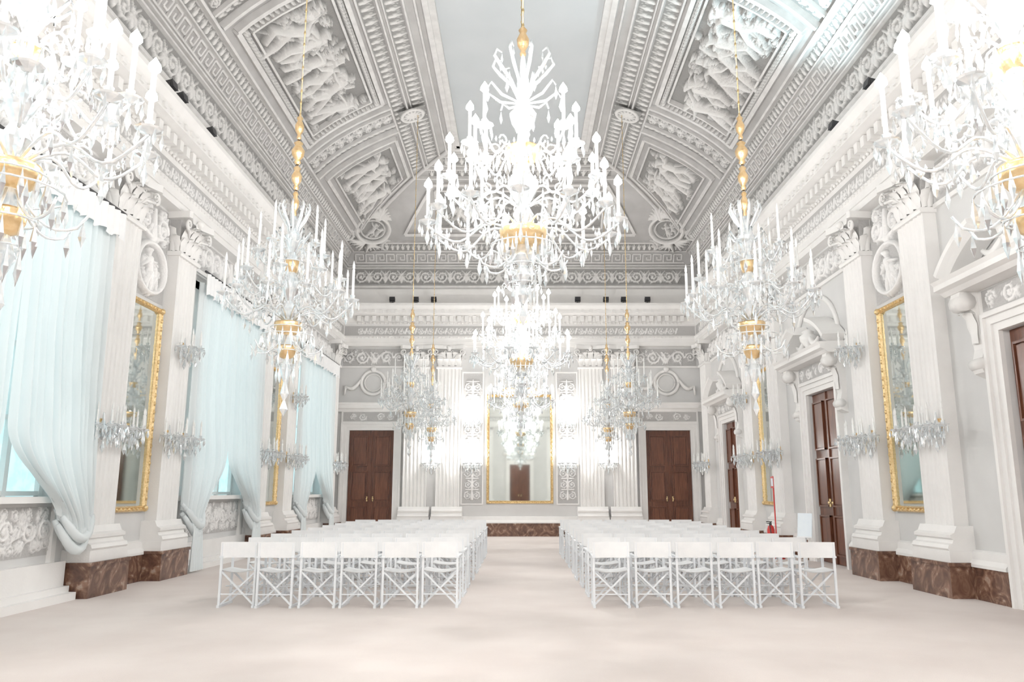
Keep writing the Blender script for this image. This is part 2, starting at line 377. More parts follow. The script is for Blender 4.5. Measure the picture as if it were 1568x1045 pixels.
for sd in 'LRFB':
    b=MB(); P=cove(sd)
    for s0,s1,n in ((.02,.14,.09),(.72,.78,.06),(.80,.86,.09),(1.30,1.36,.06),(1.60,1.70,.12),(4.26,4.34,.10),(4.68,4.76,.12),(4.80,4.86,.06),(5.22,5.30,.06),(5.46,5.54,.08),(5.62,5.80,.14)):
        band(b,sd,s0,s1,n)
    def lo(s,g=.3): e=ends(sd,s); return max(e[0],-1 if sd in 'LR' else -99)+g,e[1]-g
    if sd!='B':
        a,c=lo(.9); key(b,sd,a,c,.93,.30)
        a,c=lo(.4); st=[];x=a+.3;i=0
        while x<c-.2:
            st+=scroll(x,.44,.21,1 if i%2 else -1,a0=pi if i%2 else 0)
            for q in (-.14,-.07,0,.07,.14): st.append((x+.28,.26,x+.28+q,.62-abs(q),.04,.015,.8))
            for q in (-.1,.1): st.append((x+.28,.5,x+.28+q*1.6,.66,.03,.012,.7))
            x+=.56;i+=1
        relief(b,P,a,c,.17,.70,st,.028,.08,'relief_ceiling')
        for sc,hh,stp in ((1.48,.08,.18),(4.51,.13,.24),(5.04,.14,.24)):
            a,c=lo(sc); leafrow(b,sd,P,sc,hh,stp,a,c)
    if sd in 'LR':
        for r in RIBS:
            for du,w,n in ((-.66,.08,.14),(.66,.08,.14),(-.32,.05,.09),(.32,.05,.09)):
                strip(b,sd,(r+du,1.7),(r+du,4.3),w,n)
            st=[];y=1.85
            while y<4.2:
                st+=scroll(r-.12,y,.11,1,a0=y)+scroll(r+.12,y,.11,-1,a0=y)
                for q in (-.08,0,.08): st.append((r,y,r+q,y+.2,.03,.012,.8))
                y+=.28
            relief(b,P,r-.28,r+.28,1.72,4.26,st,.025,.07,'relief_ceiling')
            for sg in (-1,1):
                st=[];y=1.8
                while y<4.2:
                    for q in (-.06,0,.06): st.append((r+sg*.49,y,r+sg*.49+q,y+.13,.03,.015,.8))
                    y+=.17
                relief(b,P,r+sg*.49-.12,r+sg*.49+.12,1.72,4.26,st,.03,.04,'relief_ceiling')
            st=[]
            for k in range(12):
                an=k*pi/6; st.append((r+.08*math.cos(an),4.8+.08*math.sin(an),r+.22*math.cos(an),4.8+.22*math.sin(an),.05,.03,.9))
            for k in range(24):
                an=k*pi/12; an2=an+pi/12; st.append((r+.30*math.cos(an),4.8+.30*math.sin(an),r+.30*math.cos(an2),4.8+.30*math.sin(an2),.04,.04,1))
            st.append((r,4.8,r+.01,4.8,.07,.07,1.3))
            relief(b,lambda u,v,n:P(u,v,n+.14),r-.36,r+.36,4.44,5.16,st,.03,.06,'relief_ceiling')
        for u0,u1 in ((6.5,11.4),(13.4,18.4)):
            rect(b,sd,u0,u1,1.9,4.14,.10,.15); rect(b,sd,u0+.28,u1-.28,2.16,3.88,.05,.13)
            st=[];x=u0+.15
            while x<u1-.1:
                for y in (2.03,4.01): st.append((x,y-.04,x+.06,y+.04,.025,.025,.8))
                x+=.12
            y=2.03
            while y<4.0:
                for x in (u0+.14,u1-.14): st.append((x-.04,y,x+.04,y+.06,.025,.025,.8))
                y+=.12
            n=6
            for k in range(n): st+=figure(u0+.85+k*(u1-u0-1.7)/(n-1),2.9+rng.uniform(-.12,.2),rng.uniform(1.15,1.4),rng,rng.choice((-1,1)))
            for k in range(5): st+=figure(u0+.7+k*(u1-u0-1.4)/4,3.35+rng.uniform(-.1,.1),.6,rng,rng.choice((-1,1)))
            st+=foliage(u0+.4,u1-.4,2.3,3.75,80,rng,.17)
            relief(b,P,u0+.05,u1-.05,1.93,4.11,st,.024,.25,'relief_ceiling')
        def tm(u,s,n):
            e=YF-np.interp(s,S,I)-.75; return P(20.75+(u)*(e-20.75),s,n)
        nu,nv=130,76; U,V=np.meshgrid(np.linspace(0,1,nu),np.linspace(2.15,3.9,nv),indexing='ij')
        st2=[]
        for k in range(4): st2+=figure(.5+k*.62,2.9+rng.uniform(-.1,.1),1.25,rng,rng.choice((-1,1)))
        st2+=foliage(.1,2.8,2.2,3.8,50,rng,.16)
        H=height(U*2.9,V,st2); pts=tm(U.ravel(),V.ravel(),(H*.22).ravel()+.01)
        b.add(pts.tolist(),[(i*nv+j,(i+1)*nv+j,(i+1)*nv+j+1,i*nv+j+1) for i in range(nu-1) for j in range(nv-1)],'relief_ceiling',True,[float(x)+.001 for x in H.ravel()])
        for g,w in ((0,.05),(-.22,.09)):
            s0,s1=2.12+g,3.93-g; e0=YF-float(ins(s0))-.75-g; e1=YF-float(ins(s1))-.75-g; ua=20.72+g
            for p,q in (((ua,s0),(e0,s0)),((ua,s1),(e1,s1)),((ua,s0),(ua,s1)),((e0,s0),(e1,s1))): strip(b,sd,p,q,w,.13)
    elif sd=='F':
        u0,u1=-3.0,3.0
        for (p,q) in (((u0-.9,1.95),(u1+.9,1.95)),((u0+.2,4.0),(u1-.2,4.0)),((u0-.9,1.95),(u0+.2,4.0)),((u1+.9,1.95),(u1-.2,4.0))): strip(b,sd,p,q,.10,.09)
        st=[]
        for k in range(5): st+=figure(-2.0+k*1.0,2.9,1.25,rng,rng.choice((-1,1)))
        st+=foliage(-2.5,2.5,2.4,3.6,50,rng,.16)
        relief(b,P,-2.7,2.7,2.25,3.7,st,.035,.15,'relief_ceiling')
        rect(b,sd,-2.75,2.75,2.2,3.75,.06,.08)
    obj('ceiling_relief_'+{'L':'left','R':'right','F':'back','B':'front'}[sd],b,parent=ceil)
b=MB()
for sg in (-1,1):
    pts=[]
    for s in np.linspace(1.7,ST,14):
        a=float(ins(s)); pts.append((sg*(HW-a-.02),YF-a-.02,float(np.interp(s,S,Z))-.04))
    b.tube(pts,.07,6,'ceiling_trim')
    st=[]
    for k in range(28):
        an=k*pi/14; a2=an+pi/14
        st.append((.62*math.cos(an),.48*math.sin(an),.62*math.cos(a2),.48*math.sin(a2),.07,.07,1))
        st.append((.45*math.cos(an),.33*math.sin(an),.45*math.cos(a2),.33*math.sin(a2),.03,.03,.6))
    for s2 in (-1,1):
        st+=scroll(s2*.78,-.42,.22,s2,a0=pi/2)+scroll(s2*.80,.42,.22,-s2,a0=-pi/2)
        for q in range(5): st.append((0,.5,s2*(.2+.17*q),.95-.1*q,.07,.02,1)); st.append((s2*.1,-.5,s2*(.15+.15*q),-.85+.07*q,.06,.02,.9))
        st+=foliage(*sorted((s2*.55,s2*1.0)),-.5,.6,8,rng,.13)
    st+=[(0,.45,0,.85,.12,.07,1.2)]+figure(0,-.05,.5,rng)+figure(.2,-.05,.4,rng)
    s=2.25; a=float(ins(s)); c=Vector((sg*(HW-a-.2),YF-a-.2,float(np.interp(s,S,Z))-.16))
    nrm=Vector((-sg*.6,-.6,-.75)).normalized(); ex=Vector((1,-sg*1.0,0)).normalized()
    ex=(ex-nrm*ex.dot(nrm)).normalized()
    up=nrm.cross(ex)
    if up.z<0: up=-up
    def PC(u,v,n): return np.array([list(c+ex*float(x)+up*float(y)+nrm*float(k)) for x,y,k in zip(u,v,n)])
    nu,nv=90,84; U,V=np.meshgrid(np.linspace(-1.1,1.1,nu),np.linspace(-1,1.1,nv),indexing='ij'); H=height(U,V,st)
    pts=PC(U.ravel(),V.ravel(),(H*.18).ravel())
    keep=(H>0)|((U/.6)**2+(V/.46)**2<1)
    fs=[(i*nv+j,(i+1)*nv+j,(i+1)*nv+j+1,i*nv+j+1) for i in range(nu-1) for j in range(nv-1) if keep[i,j] or keep[i+1,j+1] or keep[i+1,j] or keep[i,j+1]]
    b.add(pts.tolist(),fs,'relief_ceiling',True,[float(x)+.001 for x in H.ravel()])
for x in (-fx,fx): b.box(x-.1,x+.1,YB+4.2,YF-4.2,11.58,11.7,'ceiling_trim')
b.box(-fx,fx,YF-4.4,YF-4.2,11.58,11.7,'ceiling_trim')
obj('ceiling_corner_relief',b,parent=ceil)

# ================================================================= MIRRORS
def mirror_mesh(w,h,crest=False):
    b=MB(); f=.09; M='gilt_frame'
    prof=[(0,0),(-.05,0),(-.07,.02),(-.05,.05),(-.065,.07),(-.03,f),(0,f)]
    for z0,sg in ((0,1),(h,-1)): b.prism([(y,z0+sg*q) for y,q in prof],'x',-w/2,w/2,M)
    for sx in (-1,1): b.prism([(sx*(w/2-q),y) for y,q in prof],'z',0,h,M)
    b.box(-w/2+.05,w/2-.05,-.02,-.001,.05,h-.05,'mirror_glass')
    n=int(h/.14)
    for i in range(n):
        for sx in (-1,1): b.ball((sx*(w/2-.035),-.06,(i+.5)*h/n),.024,M,6,1.6)
    n=int(w/.12)
    for i in range(n):
        for z in (.04,h-.04): b.ball((-w/2+(i+.5)*w/n,-.06,z),.024,M,6)
    for sx in (-1,1):
        for z in (.05,h-.05): b.ball((sx*(w/2-.05),-.06,z),.055,M,8)
    if crest:
        for sx in (-1,1):
            pts=[(sx*(.08+.25*(1-.8*i/14)*math.cos(i*.5)+.25),-.06,h+.12+.12*(1-.8*i/14)*math.sin(i*.5)) for i in range(15)]
            b.tube(pts,.025,6,M)
        leaf(b,0,-.03,h,.3,.4,.08,m=M)
    return b.mesh('gilt_mirror')
mm1=mirror_mesh(1.18,3.4)
for y in (5.58,12.58,19.58):
    for w in 'LR': place('gilt_mirror',mm1,w,y,1.1)
place('gilt_mirror',mirror_mesh(2.2,3.6,True),'F',0,1.05)

b=MB()
st=[]
for k in range(24):
    an=k*pi/12; a2=an+pi/12; st.append((.50*math.cos(an),5.08+.42*math.sin(an),.50*math.cos(a2),5.08+.42*math.sin(a2),.045,.045,1))
st+=figure(0,5.0,.75,rng)+figure(.15,4.95,.5,rng,-1)+foliage(-.3,.3,4.8,5.3,14,rng,.1)
for sg in (-1,1): st+=scroll(sg*.3,5.82,.2,sg,a0=0)+scroll(sg*.3,6.08,.13,-sg)+[(0,5.6,sg*.5,5.7,.06,.02,.8)]+foliage(*sorted((sg*.1,sg*.55)),5.6,6.15,12,rng,.1)
st+=[(0,5.6,0,6.1,.09,.04,1)]
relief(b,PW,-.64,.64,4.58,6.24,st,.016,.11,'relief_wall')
rm=b.mesh('stucco_relief')
for y in (5.58,12.58,19.58):
    for w in 'LR': place('stucco_relief',rm,w,y)
b=MB(); st=[]
for sg in (-1,1):
    x=.35
    for k in range(4):
        st+=scroll(sg*x,5.92,.23,sg*(1 if k%2 else -1),a0=pi*(k%2))
        for q in (-.12,-.04,.04,.12): st.append((sg*(x+.2),5.72,sg*(x+.24+q),6.16,.03,.012,.7))
        x+=.44
st+=foliage(-1.9,1.9,5.68,6.18,50,rng,.09)+[(0,5.65,0,6.15,.12,.06,1)]
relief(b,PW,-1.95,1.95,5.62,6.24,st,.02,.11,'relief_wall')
b.box(-1.98,1.98,-.05,0,5.55,5.62,'plaster_white')
fr=b.mesh('frieze_relief')
for y in WIN: place('frieze_relief',fr,'L',y)
for y in WIN: place('frieze_relief',fr,'R',y)
b=MB(); st=[]
for sg in (-1,1): st+=scroll(sg*.42,5.92,.22,sg,a0=0)+scroll(sg*.85,5.92,.17,-sg,a0=pi)+[(0,5.75,sg*.3,6.1,.06,.02,.8)]
st+=figure(0,5.9,.45,rng)+foliage(-1,1,5.7,6.15,24,rng,.09)
relief(b,PW,-1.05,1.05,5.62,6.22,st,.025,.08,'relief_wall'); b.box(-1.1,1.1,-.05,0,5.56,5.62,'plaster_white')
pts=[(.40*math.cos(a),-.05,5.05+.40*math.sin(a)) for a in np.linspace(0,2*pi,29)]
b.tube(pts,.055,6,'plaster_white'); pts=[(.29*math.cos(a),-.04,5.05+.29*math.sin(a)) for a in np.linspace(0,2*pi,25)]; b.tube(pts,.02,5,'plaster_white')
for sg in (-1,1):
    g=[(sg*(.42+.5*t),-.07,5.15-.5*t+.28*t*t-.12*math.sin(pi*t)) for t in np.linspace(0,1,9)]
    b.tube(g,[.03,.05,.06,.07,.07,.065,.055,.045,.03],6,'plaster_white'); b.tube([(sg*.92,-.07,4.93),(sg*.95,-.06,4.62)],[.05,.03],6,'plaster_white')
b.ball((0,-.1,5.5),.1,'plaster_white')
fm=b.mesh('overdoor_relief')
for x in (-4.95,4.95): place('overdoor_relief',fm,'F',x)
b=MB(); st=[]
z=1.3;k=0
while z<5.2:
    for sg in (-1,1): st+=scroll(sg*.14,z,.13,sg*(1 if k%2 else -1),a0=pi/2)
    st+=[(0,z-.1,0,z+.25,.05,.02,1),(-.2,z+.2,.2,z+.2,.02,.02,.6)]; z+=.36;k+=1
relief(b,PW,-.33,.33,1.05,5.4,st,.02,.06,'relief_wall')
for x in (-.35,.35): b.box(x-.02,x+.02,-.04,0,1.03,5.42,'plaster_white')
for z in (1.03,5.40): b.box(-.37,.37,-.04,0,z-.02,z+.02,'plaster_white')
lp=b.mesh('candelabra_relief_panel')
for x in (-1.58,1.58): place('candelabra_relief_panel',lp,'F',x)

# ================================================================= DOORS
def door_mesh(style):
    b=MB(); W=DHW; H=DH; M='plaster_white'
    for sg in (-1,1):
        x0,x1=(0.004,W-.005) if sg>0 else (-W+.005,-.004)
        b.box(x0,x1,.08,.14,.01,H-.005,'walnut_wood')
        cx=(x0+x1)/2; hw=(x1-x0)/2-.11
        for z0,z1 in ((.18,.95),(1.12,2.1),(2.27,H-.18)):
            b.prism([(cx-hw,z0),(cx+hw,z0),(cx+hw,z1),(cx-hw,z1)],'y',.055,.08,'walnut_wood')
            b.prism([(cx-hw+.05,z0+.05),(cx+hw-.05,z0+.05),(cx+hw-.05,z1-.05),(cx-hw+.05,z1-.05)],'y',.035,.056,'walnut_wood')
            for a0,a1,c0,c1 in ((cx-hw,cx+hw,z0,z0+.03),(cx-hw,cx+hw,z1-.03,z1),(cx-hw,cx-hw+.03,z0,z1),(cx+hw-.03,cx+hw,z0,z1)): b.box(a0,a1,.015,.06,c0,c1,'walnut_wood')
        b.ball((sg*.1,.03,1.2),.035,'brass'); b.lathe([(.03,0),(.03,.16)],(sg*.1,.055,1.12),8,'brass')
    b.box(-.02,.02,.05,.08,.01,H-.01,'walnut_wood')
    for w0,w1,d in ((0,.10,.06),(.10,.2,.09),(.2,.26,.13)):
        for sg in (-1,1): b.box(*sorted((sg*(W+w0),sg*(W+w1))),-d,0,0,H+w0,M)
        b.box(-W-w1,W+w1,-d,0,H+w0,H+w1,M)
    if style=='flat':
        b.box(-W-.26,W+.26,-.10,0,H+.26,H+.62,M)
        st=[]
        for sg in (-1,1): st+=scroll(sg*.3,H+.44,.12,sg)+scroll(sg*.62,H+.44,.10,-sg)
        relief(b,lambda u,v,n:PW(u,v,n+.10),-W-.2,W+.2,H+.29,H+.6,st,.025,.03,'relief_wall')
        b.prism([(0,H+.62),(-.14,H+.62),(-.18,H+.68),(-.28,H+.72),(-.30,H+.82),(-.34,H+.86),(-.34,H+.90),(0,H+.93)],'x',-W-.45,W+.45,M)
    else:
        for sg in (-1,1):
            prof=[(0,H+.58),(-.34,H+.58),(-.36,H+.48),(-.28,H+.38),(-.16,H+.3),(-.13,H+.1),(-.10,H-.18),(-.13,H-.3),(-.18,H-.38),(-.13,H-.5),(0,H-.56)]
            x0,x1=sorted((sg*(W+.28),sg*(W+.50))); b.prism(prof,'x',x0,x1,M)
            for cz,cy,r in ((H+.45,-.26,.12),(H-.38,-.12,.08)): b.tube([(x0-.02,cy,cz),(x1+.02,cy,cz)],r,10,M)
            leaf(b,(x0+x1)/2,-.14,H-.1,.2,.42,.16)
        b.box(-W-.28,W+.28,-.10,0,H+.26,H+.58,M); st=[]
        for sg in (-1,1): st+=scroll(sg*.35,H+.42,.13,sg)+scroll(sg*.75,H+.42,.11,-sg)
        st+=foliage(-W,W,H+.33,H+.52,18,rng,.06)
        relief(b,lambda u,v,n:PW(u,v,n+.10),-W-.2,W+.2,H+.28,H+.56,st,.02,.04,'relief_wall')
        b.prism([(0,H+.58),(-.36,H+.58),(-.42,H+.63),(-.50,H+.66),(-.50,H+.73),(-.54,H+.78),(0,H+.80)],'x',-W-.62,W+.62,M)
        R=1.85; zt=H+.80; a0=math.acos((W+.55)/R); zc=zt-R*math.sin(a0)
        for sg in (-1,1):
            vs=[];n=10; prof=[(-.02,0),(-.34,0),(-.40,.05),(-.46,.09),(-.46,.16),(-.02,.19)]
            for i in range(n+1):
                a=a0+(i/n)*.52
                for y,q in prof: vs.append((sg*(R+q)*math.cos(a),y,zc+(R+q)*math.sin(a)))
            k=len(prof); b.add(vs,[(i*k+j,i*k+(j+1)%k,(i+1)*k+(j+1)%k,(i+1)*k+j) for i in range(n) for j in range(k)]+[tuple(range(k)),tuple(n*k+j for j in range(k))],M)
            b.tube([(sg*(.12+.5*t),-.22,H+1.12-.1*t-.14*math.sin(pi*t)) for t in np.linspace(0,1,8)],[.03,.05,.065,.07,.065,.05,.04,.03],6,M)
        b.lathe([(.01,0),(.13,.0),(.10,.05),(.05,.10),(.16,.24),(.18,.34),(.10,.40),(.13,.44),(.02,.5)],(0,-.2,H+.80),12,M)
        pts=[(1.15*math.cos(a),-.03,H+.95+1.0*math.sin(a)) for a in np.linspace(.15,pi-.15,22)]
        b.tube(pts,.05,6,M)
    return b
dr=door_mesh('ped').mesh('door'); df=door_mesh('flat').mesh('door')
k=1
for y in DOORS_R: place('door_%d'%k,dr,'R',y); k+=1
for x in (-4.95,4.95): place('door_%d'%k,df,'F',x); k+=1
place('door_%d'%k,df,'B',0)

# ================================================================= WINDOWS
def window_mesh():
    b=MB(); M='plaster_white'; W=WH
    b.box(-W,W,.27,.29,WZ0,WZ1,'window_daylight')
    for x in (-W+.04,-W/2,0,W/2,W-.04): b.box(x-.04,x+.04,.2,.27,WZ0,WZ1,M)
    for z in np.linspace(WZ0+.04,WZ1-.04,5): b.box(-W,W,.21,.27,z-.03,z+.03,M)
    for sg in (-1,1): b.box(*sorted((sg*W,sg*(W+.18))),-.08,0,WZ0-.1,WZ1+.15,M)
    b.box(-W-.18,W+.18,-.08,0,WZ1,WZ1+.18,M)
    b.box(-W-.2,W+.2,-.16,0,WZ0-.08,WZ0,M)
    b.box(-W-.2,W+.2,-.10,0,.18,.50,M); b.box(-W-.2,W+.2,-.28,0,0,.10,M); b.box(-W-.2,W+.2,-.18,0,.10,.18,M)
    st=foliage(-1.5,1.5,.66,1.16,150,rng,.11)
    for x in (-1.2,-.4,.4,1.2):
        for sg in (-1,1): st+=scroll(x+sg*.16,.92,.14,sg)
    relief(b,PW,-1.5,1.5,.6,1.22,st,.016,.04,'relief_wall')
    for x in (-1.55,1.55): b.box(x-.05,x+.05,-.06,0,.50,1.27,M)
    return b.mesh('window')
wm=window_mesh()
for i,y in enumerate(WIN): place('window_%d'%(i+1),wm,'L',y)
sm=lambda t:(lambda q:q*q*(3-2*q))(min(1,max(0,t)))
def curtain_mesh(tail):
    b=MB(); zt=5.28
    for sg in (-1,1):
        zb=1.12; na=150; nb=48; vs=[]
        for j in range(nb+1):
            t=j/nb
            for i in range(na+1):
                a=i/na; xin=-.05+.10*t+1.15*sm((t-.72)/.28)**1.4; xo=1.93
                x=xo-(xo-xin)*a
                z=zt-(zt-zb)*t-(.30*math.sin(pi*a)*sm((t-.6)*2.5))
                amp=.042+.035*t
                y=-.25-.014*sg-.13*sm((t-.4)*2)*math.sin(pi*a)+amp*math.sin(a*2*pi*13+.8*math.sin(3*t)+.9*math.sin(a*9))*(.65+.35*math.sin(a*23))
                vs.append((sg*x,y,z))
        k=na+1; fs=[(j*k+i,j*k+i+1,(j+1)*k+i+1,(j+1)*k+i) for j in range(nb) for i in range(na)]
        b.add(vs,fs,'sheer_curtain',True)
        for q in range(5):
            o=q*.05; b.tube([(sg*(1.22+.71*t),-.22-.05*(q%3)-.10*math.sin(pi*t),1.20-o-(.28+.03*q)*math.sin(pi*t)*(1-.3*t)) for t in np.linspace(0,1,11)],[.03,.05,.06,.065,.07,.07,.065,.06,.055,.05,.035],7,'sheer_curtain')
        if tail:
            vs=[];na2=40;nb2=12
            for j in range(nb2+1):
                t=j/nb2
                for i in range(na2+1):
                    a=i/na2; x=1.60+(a-.5)*(.32+.22*t)
                    vs.append((sg*x,-.40-.02*t+.035*math.sin(a*2*pi*6)*(.4+t)+(.14*(1-sm(t*3))),1.1-1.06*t))
            k=na2+1; b.add(vs,[(j*k+i,j*k+i+1,(j+1)*k+i+1,(j+1)*k+i) for j in range(nb2) for i in range(na2)],'sheer_curtain',True)
    vs=[];na=160
    for i in range(na+1):
        x=-1.95+3.9*i/na; y=-.36+.025*math.sin(i*.9)
        vs+=[(x,y,5.44),(x,y-.01,5.0+.07*abs(math.sin(i*pi/16)))]
    b.add(vs,[(2*i,2*i+1,2*i+3,2*i+2) for i in range(na)],'chair_canvas',True)
    b.tube([(-1.99,-.34,5.46),(1.99,-.34,5.46)],.022,6,'black_metal')
    return b.mesh('window_curtain')
c1=curtain_mesh(False); c2=curtain_mesh(True)
for y,c in zip(WIN,(c1,c1,c2,c2)): place('window_curtain',c,'L',y)

# ================================================================= CHAIRS
def chair_mesh():
    b=MB(); M='chair_paint'; t=.013
    for sx in (-.215,.215):
        b.box(sx-t,sx+t,-.215,-.187,0.03,.78,M); b.box(sx-t,sx+t,.187,.215,.03,.61,M)
        b.box(sx-.022,sx+.022,-.23,.24,.60,.622,M); b.box(sx-t,sx+t,-.2,.2,.425,.45,M)
        b.box(sx-t*1.2,sx+t*1.2,-.24,.24,0,.03,M)
    for y in (-.17,.17):
        for sg in (-1,1):
            b.tube([(-sg*.21,y+sg*.014,.03),(sg*.21,y+sg*.014,.43)],.014,4,M,False)
    b.tube([(-.215,0,.235),(.215,0,.235)],.008,5,M)
    b.tube([(-.215,-.2,.16),(.215,-.2,.16)],.009,4,M,False); b.tube([(-.215,.2,.16),(.215,.2,.16)],.009,4,M,False)
    vs=[]
    for i in range(9):
        x=-.22+.44*i/8; z=.455-.03*math.sin(pi*i/8)
        for y in (-.2,.2): vs+= [(x,y,z),(x,y,z-.008)]
    b.add(vs,[(4*i,4*i+2,4*i+6,4*i+4) for i in range(8)]+[(4*i+1,4*i+3,4*i+7,4*i+5) for i in range(8)]+[(4*i,4*i+1,4*i+5,4*i+4) for i in range(8)],'chair_canvas',True)
    vs=[]
    for i in range(11):
        x=-.230+.460*i/10; y=-.218+.03*math.sin(pi*i/10)
        vs+=[(x,y,.60),(x,y,.79),(x,y+.012,.79),(x,y+.012,.60)]
    b.add(vs,[(4*i+j,4*i+(j+1)%4,4*i+4+(j+1)%4,4*i+4+j) for i in range(10) for j in range(4)]+[(0,1,2,3),(40,41,42,43)],'chair_canvas',False)
    return b.mesh('folding_chair')
cm=chair_mesh()
for r in range(9):
    for i in range(6):
        for x in (-.985-.51*i,1.155+.51*i):
            o=obj('folding_chair',cm,(x+rng.uniform(-.012,.012),10.35+1.04*r+rng.uniform(-.03,.03),0),rng.uniform(-.03,.03))

# ================================================================= CHANDELIERS
G='crystal_glass'
def arm(b,ang,R,za,zc,bulb,ch=.2,A=.1,rt=.011,br=.026,nd=5):
    s0=len(b.v); pts=[]
    for i in range(13):
        t=i/12; r=.07+(R-.07)*(t+.04*math.sin(2*pi*t)); pts.append((r,0,za+(zc-za)*t+A*math.sin(2*pi*t)-.05*math.sin(pi*t)))
    pts.append((R,0,zc+.02)); b.tube(pts,rt,5,G)
    m=pts[5]
    b.tube([(m[0]+.055*(1-.6*i/8)*math.cos(i*.75),0,m[2]+.06+.055*(1-.6*i/8)*math.sin(i*.75)) for i in range(9)],.008,4,G)
    b.lathe([(.012,0),(.03,.01),(.075,.03),(.085,.04),(.03,.035),(.022,.06),(.03,.09),(.001,.09)],(R,0,zc),10,G,False)
    b.lathe([(.016,0),(.016,ch),(.001,ch+.002)],(R,0,zc+.08),7,'candle_wax')
    b.lathe([(.008,0),(br,.03),(br*.9,.06),(.001,.115)],(R,0,zc+.08+ch),7,bulb)
    for k in range(nd):
        a=2*pi*k/nd+.4; b.drop((R+.078*math.cos(a),.078*math.sin(a),zc+.03),.015,.12)
    b.drop((R,0,zc-.01),.022,.18); b.drop((pts[8][0],0,pts[8][2]-.02),.02,.16); b.drop((pts[4][0],0,pts[4][2]-.02),.018,.13)
    b.xf(Matrix.Rotation(ang,4,'Z'),s0)
def chandelier_mesh(kind,lit,zhub,ztop):
    b=MB(); bulb='lit_bulb' if lit else 'candle_wax'
    if kind=='big':
        T=[(.87,13,.02,.06,0),(.70,10,.28,.44,.13),(.50,8,.72,.86,0)]; crown=1.5; low=-.66
        st=[(.01,-.66),(.05,-.58),(.02,-.48),(.09,-.40),(.04,-.30),(.12,-.22),(.06,-.1),(.05,.1),(.10,.18),(.05,.28),(.13,.42),(.15,.5),(.07,.6),(.05,.72),(.11,.8),(.06,.9),(.05,1.0),(.11,1.1),(.13,1.18),(.05,1.3),(.06,1.5),(.02,1.78)]
        golds=[(.22,.0),(.16,.80)]
    else:
        T=[(.73,11,.08,.30,0),(.58,8,.42,.55,.2),(.40,5,.85,.90,0)]; crown=1.22; low=-.86
        st=[(.01,-.88),(.05,-.8),(.02,-.66),(.08,-.52),(.03,-.38),(.09,-.26),(.05,-.1),(.05,.1),(.09,.2),(.04,.3),(.11,.45),(.12,.52),(.05,.65),(.07,.8),(.04,.9),(.09,1.02),(.1,1.1),(.04,1.2),(.05,1.3),(.02,1.36)]
        golds=[(.16,0),(.11,-.28),(.09,.75)]
    b.lathe(st,(0,0,0),12,G,False)
    for r,z in golds:
        b.lathe([(r*.3,z-.11),(r*.7,z-.09),(r*.95,z-.03),(r,z+.03),(r*.97,z+.045),(r*.85,z+.02),(r*.3,z)],(0,0,0),18,'gold')
    for (R,n,za,zc,ph) in T:
        for k in range(n): arm(b,ph+2*pi*k/n,R,za,zc,bulb,.27 if kind=='big' else .33,br=.04 if lit else .016)  # lit bulbs oversized, their shape imitates lens bloom
        for k in range(n):
            a0=ph+2*pi*k/n; a1=ph+2*pi*(k+1)/n; r=R*.8
            for j in range(1,7):
                t=j/7; a=a0+(a1-a0)*t; b.drop((r*math.cos(a),r*math.sin(a),zc+.02-.14*math.sin(pi*t)),.013,.055)
    for r,z,n,h in ((.2,-.02,14,.2),(.3,-.12,14,.18),(.16,-.30,10,.2),(.1,-.46,7,.22),(.14,.78,10,.15)):
        b.tube([(r*math.cos(a),r*math.sin(a),z) for a in np.linspace(0,2*pi,17)],.007,4,G)
        for k in range(n): a=2*pi*k/n; b.drop((r*math.cos(a),r*math.sin(a),z),.02,h)
    b.drop((0,0,low+.02),.05,.22)
    for k in range(8):
        a=2*pi*k/8+.2; s0=len(b.v)
        b.tube([(.05+.32*t,0,-.12-.18*t-.1*math.sin(pi*t)) for t in np.linspace(0,1,7)]+[(.42,0,-.22)],.010,4,G); b.drop((.40,0,-.25),.022,.17)
        b.xf(Matrix.Rotation(a,4,'Z'),s0)
    for k in range(9):
        s0=len(b.v); w=1.1 if kind=='big' else .7
        b.tube([(.05,0,crown-.15),(.10*w,0,crown),(.20*w,0,crown+.12),(.27*w,0,crown+.22),(.25*w,0,crown+.29),(.20*w,0,crown+.27)],[.010,.016,.02,.016,.012,.008],5,G)
        b.tube([(.05,0,crown-.2),(.20*w,0,crown-.16),(.30*w,0,crown-.06),(.33*w,0,crown-.12)],[.010,.014,.011,.008],5,G)
        b.drop((.33*w,0,crown-.13),.02,.14); b.drop((.2*w,0,crown+.26),.014,.1)
        b.xf(Matrix.Rotation(2*pi*k/9,4,'Z'),s0)
    zr=st[-1][1]; top=ztop-zhub
    gz=zr
    for s in ((.75,) if kind=='big' else (.6,.8,1.0,.7)):
        k=s*.95
        b.lathe([(.02,0),(.045*k,.03),(.03*k,.06),(.075*k,.12),(.085*k,.18),(.04*k,.25),(.06*k,.28),(.02,.31)],(0,0,gz),12,'gold'); gz+=.33
    b.tube([(0,0,gz-.05),(0,0,top)],.008,5,'brass')
    z=gz
    while z<top-.1: b.ball((0,0,z),.015,'brass',5,2.0); z+=.16
    b.lathe([(.02,-.12),(.06,-.1),(.12,-.02),(.13,0)],(0,0,top),12,'gold')
    return b.mesh('crystal_chandelier')
LC=(1,.985,.965)
def plight(name,loc,W,r=.05,col=LC):
    l=bpy.data.lights.new(name,'POINT'); l.energy=W; l.shadow_soft_size=r; l.color=col
    o=bpy.data.objects.new(name,l); o.location=loc; bpy.context.scene.collection.objects.link(o); return o
big=chandelier_mesh('big',True,3.72,11.72)
sidem=chandelier_mesh('side',False,3.32,11.56); sidel=chandelier_mesh('side',True,3.26,11.50)
